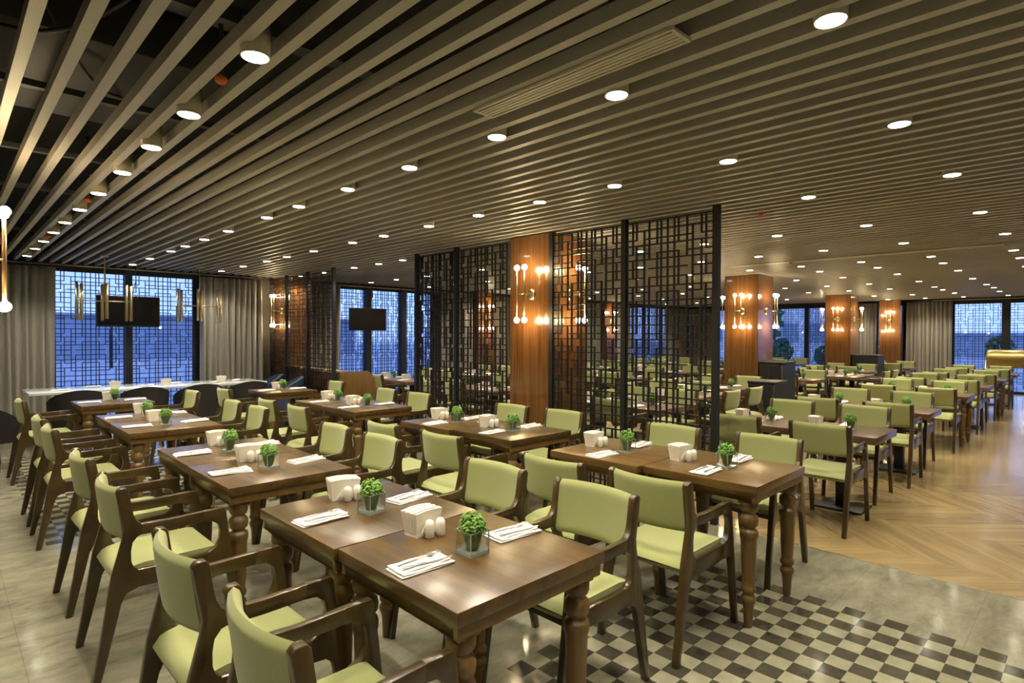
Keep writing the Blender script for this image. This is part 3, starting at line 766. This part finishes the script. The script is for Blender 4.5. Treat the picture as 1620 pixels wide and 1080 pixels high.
def setting(T, cx, cy, tdesc, cut, far, nsides=('left', 'right'), hx=0.0, hy=.26, plx=0.0, ply=-.04, shak=1, side_words=None, naps=None):
    """napkins, holder, shakers, plant and cutlery on one table; side -1 is towards smaller X"""
    sw = side_words or {'left': 'left', 'right': 'right'}
    for s, nm in ((-1, 'left'), (1, 'right')):
        if naps and naps.get(nm) is None: continue
        dx, dy = (naps[nm] if naps else (s * .215, rw.uniform(-.03, .03)))
        x, y = cx + dx, cy + dy; a = rw.uniform(-.12, .12) + (0 if s < 0 else .05)
        o = obj('folded_napkin', NAP[rw.randrange(4)], None, (x, y, T + .0002), a)
        tag(o, 'white folded napkin at the %s seat of %s' % (sw[nm], tdesc), 'napkin', 'folded white napkins')
        if cut:
            for k_, (me, nm2, off) in enumerate(((FORK, 'fork', .022), (KNIFE, 'knife', -.022))):
                c, s_ = math.cos(a), math.sin(a); f = rw.uniform(-.12, .12)
                o = obj(nm2, me, None, (x - off * s_ * -1 * -1 + .004, y + off * c, T + .0165), a + f)
                tag(o, 'silver %s on the %s napkin of %s' % (nm2, sw[nm], tdesc), nm2, 'table %ss' % nm2)
    ware(HOLD, 'h', cx + hx, cy + hy, T + .0002, PI / 2 + rw.uniform(-.25, .15), 'white paper napkins in a holder on ' + tdesc, 'napkin holders', HOLDM if far else None)
    for k_ in range(shak and 2):
        o = obj('shaker', SHAK, None, (cx + hx - .012 + .047 * k_, cy + hy - .066 - .006 * k_, T + .0002))
        tag(o, '%s of two white shakers on %s' % (('left', 'right')[k_], tdesc), 'shaker', 'white table shakers')
    ware(PL, 'p', cx + plx, cy + ply, T + .0002, rw.uniform(-.3, .3), 'small green plant in glass cube on ' + tdesc, 'table plants', PLM if far else None)

# ---- stone floor rows
tu = {}
def table(kind, x, y, rz, label, far=False):
    key = kind
    src = {'t': TB, 'l': TBL, 'p': PD}[kind]
    if far and key in tu:
        o = obj(src.name.split('.')[0], {'l': TBLM, 'p': PDM}[kind], None, (x, y, 0), rz); return tag(o, label, 'table', 'tables on the parquet')
    if key not in tu:
        tu[key] = 1; src.location = (x, y, 0); src.rotation_euler = (0, 0, rz); src['label'] = label; src['group'] = 'dining tables'; return src
    return dup(src, (x, y, 0), rz, label, 'dining tables')
S2 = .3375
rowA = [(1.350, 1.575, 1.46, 1.62), (1.338, 2.256, 2.135, 2.28), (1.355, 3.365, 3.27, 3.42), (1.362, 4.048, 4.10, 4.08), (1.365, 5.54, 5.44, 5.60), (1.37, 6.225, 6.14, 6.28), (1.385, 7.80, 7.86, 7.66)]
rowB = [(3.285, 1.555, 1.572, 1.61), (3.235, 2.236, 2.17, 2.31), (3.285, 3.33, 3.25, 3.44), (3.245, 4.01, 3.94, 4.08), (3.24, 5.48, 5.44, 5.62), (3.25, 6.165, 6.20, 6.35), (3.34, 7.85, 7.78, 7.83)]
BK = .545 - .32                          # table edge to chair origin: armrests stop just short of the table edge
for rn, row, cnt in (('left stone-floor row', rowA, 7), ('screen-side stone-floor row', rowB, 7)):
    for i, (x, y, yl, yr) in enumerate(row):
        td = '%s table of %s' % (ORD[i], rn)
        table('t', x, y, 0, 'square walnut table with turned legs, %s from camera in %s' % (ORD[i], rn))
        chair(x - S2 - BK - .012, yl, rw.uniform(-.02, .02), 'green armchair on the left side of the ' + td, 'green armchairs')
        chair(x + S2 + BK + .012, yr, PI + rw.uniform(-.03, .03), 'green armchair on the right side of the ' + td, 'green armchairs')
        far = i > 3
        m = ((-.02, .27, -.015, -.025) if i % 2 == 0 else (.01, .24, -.01, -.045)) if i < 6 else (0, .17, .04, .1)
        setting(.76, x, y, 'the ' + td, i < 4, False, hx=m[0], hy=m[1], plx=m[2], ply=m[3], shak=(rn[0] == 's' or i < 4),
                naps={'left': (-.215, 0.0), 'right': (.225, .01)})

# ---- parquet rows
rows = [('first', 5.735, 'p', 1), ('second', 7.80, 'p', 1), ('third', 10.30, 'l', 0), ('fourth', 12.35, 'p', 0), ('fifth', 14.40, 'l', 0), ('sixth', 16.75, 'p', 0)]
for ri, (rn, x, kind, near_) in enumerate(rows):
    for i, y in enumerate((1.61, 2.295)):
        td = '%s table, %s parquet row' % (('aisle-end', 'inner')[i], rn)
        table(kind, x, y, 0, 'dark square table, %s of the %s parquet row at aisle' % (('aisle end', 'inner')[i], rn))
        for s, nm in ((-1, 'near'), (1, 'far')):
            yy = y - .02 + (.05 if s > 0 else -.03)
            chair(x + s * (S2 + BK + .012), yy, (0 if s < 0 else PI) + rw.uniform(-.02, .02), 'green armchair on the %s side of the %s' % (nm, td), 'green armchairs on the parquet', far=not near_)
        setting(.70, x, y, 'the ' + td, False, True, hx=-.02, hy=.22, plx=0, ply=-.06, shak=0, side_words={'left': 'near', 'right': 'far'})

# ---- tables deeper in the room, behind the screens and around the far columns
deep = []
for gi, (gn, y0) in enumerate((('middle', 3.75), ('window-side', 6.5), ('outer', 8.75))):
    for ri, (rn, x) in enumerate((('first', 5.95), ('second', 7.48 if gi == 0 else 7.80), ('third', 9.0 if gi == 0 else 9.65), ('fourth', 11.75), ('fifth', 13.6), ('sixth', 15.45), ('seventh', 18.0))):
        if gi == 2 and ri in (6,): continue
        deep.append((gi, ri, gn, rn, x + .08 * gi, y0 + (.3 if ri % 2 else 0) + (.45 if ri == 2 and gi == 0 else 0)))
for gi, ri, gn, rn, x, y0 in deep:
    turn = gi == 0 and ri in (1, 4)
    for i in range(2):
        y = y0 + i * .685 if not turn else y0
        xx = x if not turn else x + (i - .5) * .685
        td = '%s %s table, %s line behind screens' % (gn, ('nearer', 'farther')[i], rn)
        table('p', xx, y, 0, 'dark square table, %s of %s pair, %s line behind the screens' % (('nearer', 'farther')[i], gn, rn), far=True)
        for s, nm in ((-1, 'near'), (1, 'far')):
            if turn: chair(xx, y + s * (S2 + BK + .012), PI / 2 if s < 0 else -PI / 2, 'green armchair, %s side of the %s' % (nm, td), 'green armchairs behind the screens', True)
            else: chair(xx + s * (S2 + BK + .012), y, 0 if s < 0 else PI, 'green armchair, %s side of the %s' % (nm, td), 'green armchairs behind the screens', True)
        setting(.70, xx, y, 'the ' + td, False, True, hx=-.02, hy=.2, plx=0, ply=-.06, shak=0, side_words={'left': 'near', 'right': 'far'})

# ------------------------------------------------------------------ long marble table and dark tub chairs by the left window
t = thing('long_table', 'long white marble table on brass legs under the left window', 'table', (2.30, 9.93, 0))
obj('table_top', MB().box(-1.50, 1.50, -.40, .40, .72, .755).mesh('marble_top', M['marble'], .004), t)
for sx in (-1.08, 0, 1.08):
    lg = MB()
    for sy in (-.25, .25): lg.box(sx - .02, sx + .02, sy - .02, sy + .02, 0, .70)
    lg.box(sx - .02, sx + .02, -.25, .25, .69, .72)
    obj('leg_frame', lg.mesh('leg_frame', M['brass']), t)
for k_, (x, y, nm) in enumerate(((1.15, 9.78, 'leftmost'), (1.55, 10.1, 'second from left'), (2.15, 9.85, 'third from left'), (2.6, 10.1, 'third from right'), (3.1, 9.8, 'second from right'), (3.5, 10.05, 'rightmost'))):
    o = obj('folded_napkin', NAP[k_ % 4], None, (x, y, .7553), .2 * k_); tag(o, 'crumpled white napkin on the long marble table, %s of its napkins' % nm, 'napkin', 'folded white napkins')
for k_, (x, nm) in enumerate(((1.75, 'left'), (2.4, 'middle'), (3.2, 'right'))):
    ware(HOLD, 'h', x, 9.7 + .08 * k_, .7553, 1.4, 'white napkin holder on the long marble table, %s of three' % nm, 'napkin holders', HOLDM)
def build_tub(mat):
    t = thing('tub_chair', 'x', 'chair')
    def shell(inner):
        def g(u, v):
            a = -PI * .78 + u * PI * 1.56; r = .29 - (.05 if inner else 0)
            h = .40 + .42 * (math.cos(a) * .5 + .5) ** .7
            z = .30 + v * (h - .30)
            return (-r * math.cos(a) * (1 + .10 * v), r * math.sin(a) * (1 + .10 * v), z)
        return g
    mb = MB(); mb.grid(shell(0), 24, 6); mb.grid(shell(1), 24, 6)
    for v in (0, 1): mb.grid(lambda u, q, v=v: tuple(shell(0)(u, v)[k] * q + shell(1)(u, v)[k] * (1 - q) for k in range(3)), 24, 1)
    for u in (0, 1): mb.grid(lambda v, q, u=u: tuple(shell(0)(u, v)[k] * q + shell(1)(u, v)[k] * (1 - q) for k in range(3)), 6, 1)
    obj('backrest', mb.mesh('tub_back', mat, allsmooth=True), t)
    obj('seat', MB().lathe([(.20, .32), (.235, .33), (.24, .42), (.22, .45), (.01, .455)], 20).mesh('tub_seat', mat), t)
    for sx in (-1, 1):
        for sy in (-1, 1): obj('leg', MB().tube([(sx * .21, sy * .20, 0), (sx * .16, sy * .16, .34)], .013, 8).mesh('tub_leg', M['black']), t)
    return t
TUBB = build_tub(M['leather']); TUBN = build_tub(M['navy'])
tubs = [(TUBB, 1.25, 9.12, PI / 2, 'black tub chair, leftmost of four at front of long marble table'), (TUBB, 1.95, 9.10, PI / 2, 'black tub chair, second from left at front of long marble table'),
        (TUBB, 2.65, 9.12, PI / 2, 'black tub chair, third from left at front of long marble table'), (TUBB, 3.32, 9.15, PI / 2, 'black tub chair, rightmost of four at front of long marble table'),
        (TUBB, .38, 8.75, .4, 'big black tub chair alone at the left edge of the photo'),
        (TUBN, 4.00, 10.2, PI * .95, 'navy tub chair at the right end of long table, farther one'), (TUBN, 4.02, 9.42, PI * .9, 'navy tub chair at the right end of long table, nearer one')]
seen = set()
for src, x, y, rz, lab in tubs:
    if src.name not in seen: seen.add(src.name); src.location = (x, y, 0); src.rotation_euler = (0, 0, rz); src['label'] = lab; src['group'] = 'tub chairs'
    else: dup(src, (x, y, 0), rz, lab, 'tub chairs')

# ------------------------------------------------------------------ service cabinets and brass trolley
def cabinet(x0, x1, y0, y1, h, label):
    t = thing('service_cabinet', label, 'cabinet', ((x0 + x1) / 2, (y0 + y1) / 2, 0)); w = (x1 - x0) / 2; d = (y1 - y0) / 2
    obj('body', MB().box(-w, w, -d, d, .06, h - .03).box(-w + .03, w - .03, -d + .03, d - .03, 0, .06).mesh('body', M['cabinet'], .004, 1), t)
    obj('top', MB().box(-w - .01, w + .01, -d - .01, d + .01, h - .03, h).mesh('cabinet_top', M['cabinet'], .004, 1), t)
    for s in (-1, 1):
        dr = obj('door', MB().box(-w - .018, -w - .001, s * d / 2 - d / 2 + .008, s * d / 2 + d / 2 - .008, .09, h - .05).mesh('cabinet_door', M['cabinet'], .003, 1), t)
        obj('handle', MB().box(-w - .03, -w - .018, s * .03 - .006, s * .03 + .006, h * .55, h * .55 + .12).mesh('handle', M['steel'], .002, 1), dr)
cabinet(10.02, 10.62, 3.74, 4.12, 1.08, 'tall black service cabinet against the parquet column')
cabinet(8.50, 9.0, 3.28, 3.66, .86, 'low black service cabinet in front of the tall one')
cabinet(16.45, 17.0, 3.85, 4.44, 1.05, 'black service cabinet beside the farther parquet column')
t = thing('serving_trolley', 'brass framed glass serving trolley by the far right window', 'trolley', (18.6, 1.45, 0))
fr_ = MB()
for sx in (-.25, .25):
    for sy in (-.55, .55): fr_.tube([(sx, sy, .08), (sx, sy, .95)], .02)
obj('frame', fr_.mesh('trolley_frame', M['brass']), t)
M['aged'] = plain('aged_brass', (.42, .31, .12), .38, metal=1)
obj('hood', MB().lathe([(.001, -.55), (.20, -.55), (.22, -.5), (.22, .5), (.20, .55), (.001, .55)], 24, (0, 0, .98), axis='y').mesh('hood', M['aged']), t)
for z in (.3, .68): obj('shelf', MB().box(-.27, .27, -.57, .57, z, z + .02).mesh('trolley_shelf', M['vglass']), t)
for sx in (-.25, .25):
    for sy in (-.55, .55): obj('wheel', MB().lathe([(.01, -.012), (.04, -.012), (.04, .012), (.01, .012)], 14, (sx, sy, .04), axis='y').mesh('wheel', M['black']), t)

# ------------------------------------------------------------------ outside
struct('ground', MB().box(-60, WX + .3, WY + .3, 90, -.35, -.2).box(WX + .3, 120, -90, 90, -.35, -.2).mesh('ground', M['asphalt']))
def building(x0, x1, y0, y1, h, mat, label, face, nw, nf):
    t = thing('outside_building', label, 'building', ((x0 + x1) / 2, (y0 + y1) / 2, -.2)); w = (x1 - x0) / 2; d = (y1 - y0) / 2
    obj('wall', MB().box(-w, w, -d, d, 0, h).mesh('building_wall', mat), t)
    obj('roof', MB().box(-w - .2, w + .2, -d - .2, d + .2, h, h + .25).mesh('building_roof', M['facadedark']), t)
    for f in range(nf):
        for i in range(nw):
            z = 1.2 + f * 3.1
            if z + 1.4 > h: continue
            if face == 'y': a = -w + (i + .5) * 2 * w / nw; mb = MB().box(a - .6, a + .6, -d - .03, -d + .02, z, z + 1.4)
            else: a = -d + (i + .5) * 2 * d / nw; mb = MB().box(-w - .03, -w + .02, a - .6, a + .6, z, z + 1.4)
            obj('window', mb.mesh('building_window', M['facadedark']), t)
building(-30, 26, 46, 52, 2.75, M['facadedark'], 'long low dark building seen through the left windows', 'y', 14, 1)
building(44, 54, 13, 24.5, 10.5, M['facade'], 'pale building seen through the far windows beyond the trees', 'x', 6, 3)
building(60, 68, -16, 9, 1.75, M['facadedark'], 'low dark building across the street in far right windows', 'x', 7, 1)
def tree(x, y, h, label, seed):
    rnd = random.Random(seed)
    t = thing('tree', label, 'tree', (x, y, -.2), 0, 'trees outside')
    obj('trunk', MB().tube([(0, 0, 0), (.05, 0, h * .3), (0, .05, h * .55)], .09, 8).mesh('trunk', M['trunk']), t)
    mb = MB()
    for k in range(420):
        a = rnd.uniform(0, 2 * PI); q = rnd.uniform(-1, 1); r = h * .34 * math.sqrt(1 - q * q) * rnd.uniform(.5, 1.05)
        c = Vector((r * math.cos(a), r * math.sin(a), h * .62 + h * .38 * q)); n = Vector([rnd.uniform(-1, 1) for _ in range(3)]).normalized()
        u = n.orthogonal().normalized() * rnd.uniform(.12, .24) * h / 3; v = n.cross(u)
        mb.add([c + u, c + v, c - u, c - v], [(0, 1, 2, 3)])
    obj('crown', mb.mesh('crown', M['tree']), t)
tree(31, 11.6, 1.55, 'small leafy tree behind the far window left of farther column', 1)
tree(31, 9.6, 1.2, 'bushy low tree outside the far window beside farther column', 2)
tree(40, 16.6, 4.4, 'taller tree outside the far window, left of the others', 3)
tree(38, 3.6, 1.7, 'round dark shrub on the street outside far right window', 4)
def lamp(x, y, h, label):
    t = thing('street_lamp', label, 'street lamp', (x, y, -.2), 0, 'street lamps')
    obj('pole', MB().tube([(0, 0, 0), (0, 0, h)], .06, 8).mesh('lamp_pole', M['black']), t)
    obj('lamp_head', MB().ball((0, 0, h + .12), .16).mesh('lamp_head', M['winlit']), t)
lamp(6, 34, 3.2, 'street lamp outside left windows, left one'); lamp(14, 38, 3.4, 'street lamp outside left windows, right one'); lamp(46, 3.2, 4.0, 'street lamp outside the far right window')

# ------------------------------------------------------------------ sky, camera, render settings
w = bpy.data.worlds.new('dusk_sky'); sc.world = w; w.use_nodes = True
N = w.node_tree.nodes; L = w.node_tree.links
bg = N['Background']; tc = N.new('ShaderNodeTexCoord'); sp = N.new('ShaderNodeSeparateXYZ'); L.new(tc.outputs['Generated'], sp.inputs[0])
rp = N.new('ShaderNodeValToRGB'); e = rp.color_ramp.elements
e[0].position = .48; e[0].color = (.10, .16, .42, 1); e[1].position = 1.0; e[1].color = (.22, .34, .74, 1)
k_ = e.new(.505); k_.color = (.30, .46, .90, 1); k_ = e.new(.60); k_.color = (.24, .40, .88, 1)
mr = N.new('ShaderNodeMapRange'); mr.inputs[1].default_value = -1; mr.inputs[2].default_value = 1
L.new(sp.outputs[2], mr.inputs[0]); L.new(mr.outputs[0], rp.inputs[0])
nz = N.new('ShaderNodeTexNoise'); nz.inputs['Scale'].default_value = 3.5; nz.inputs['Detail'].default_value = 5; L.new(tc.outputs['Generated'], nz.inputs[0])
mx = N.new('ShaderNodeMix'); mx.data_type = 'RGBA'; mx.blend_type = 'SOFT_LIGHT'; mx.inputs[0].default_value = .5
L.new(rp.outputs[0], mx.inputs[6]); L.new(nz.outputs['Color'], mx.inputs[7])
L.new(rp.outputs[0], bg.inputs[0]); bg.inputs[1].default_value = 1.3

cam = bpy.data.cameras.new('camera'); co = bpy.data.objects.new('camera', cam); COL.objects.link(co)
cam.sensor_width = 36; cam.lens = 919.5 / 1620 * 36; cam.clip_start = .05; cam.clip_end = 400
yw, pt, ro = .7928057, -.01223268, .00381153
f = Vector((math.cos(yw) * math.cos(pt), math.sin(yw) * math.cos(pt), math.sin(pt))); r0 = Vector((math.sin(yw), -math.cos(yw), 0)); u0 = r0.cross(f)
r = r0 * math.cos(ro) + u0 * math.sin(ro); u = u0 * math.cos(ro) - r0 * math.sin(ro)
co.matrix_world = Matrix(((r.x, u.x, -f.x, 0), (r.y, u.y, -f.y, 0), (r.z, u.z, -f.z, EYE), (0, 0, 0, 1)))
sc.camera = co
sc.view_settings.view_transform = 'Standard'; sc.view_settings.look = 'None'; sc.view_settings.gamma = 1.0
sc.view_settings.use_curve_mapping = False
sc.view_settings.exposure = 0.86
cy = sc.cycles
cy.max_bounces = 8; cy.diffuse_bounces = 5; cy.glossy_bounces = 4; cy.transmission_bounces = 4; cy.transparent_max_bounces = 16
cy.sample_clamp_indirect = 6; cy.caustics_reflective = False; cy.caustics_refractive = False
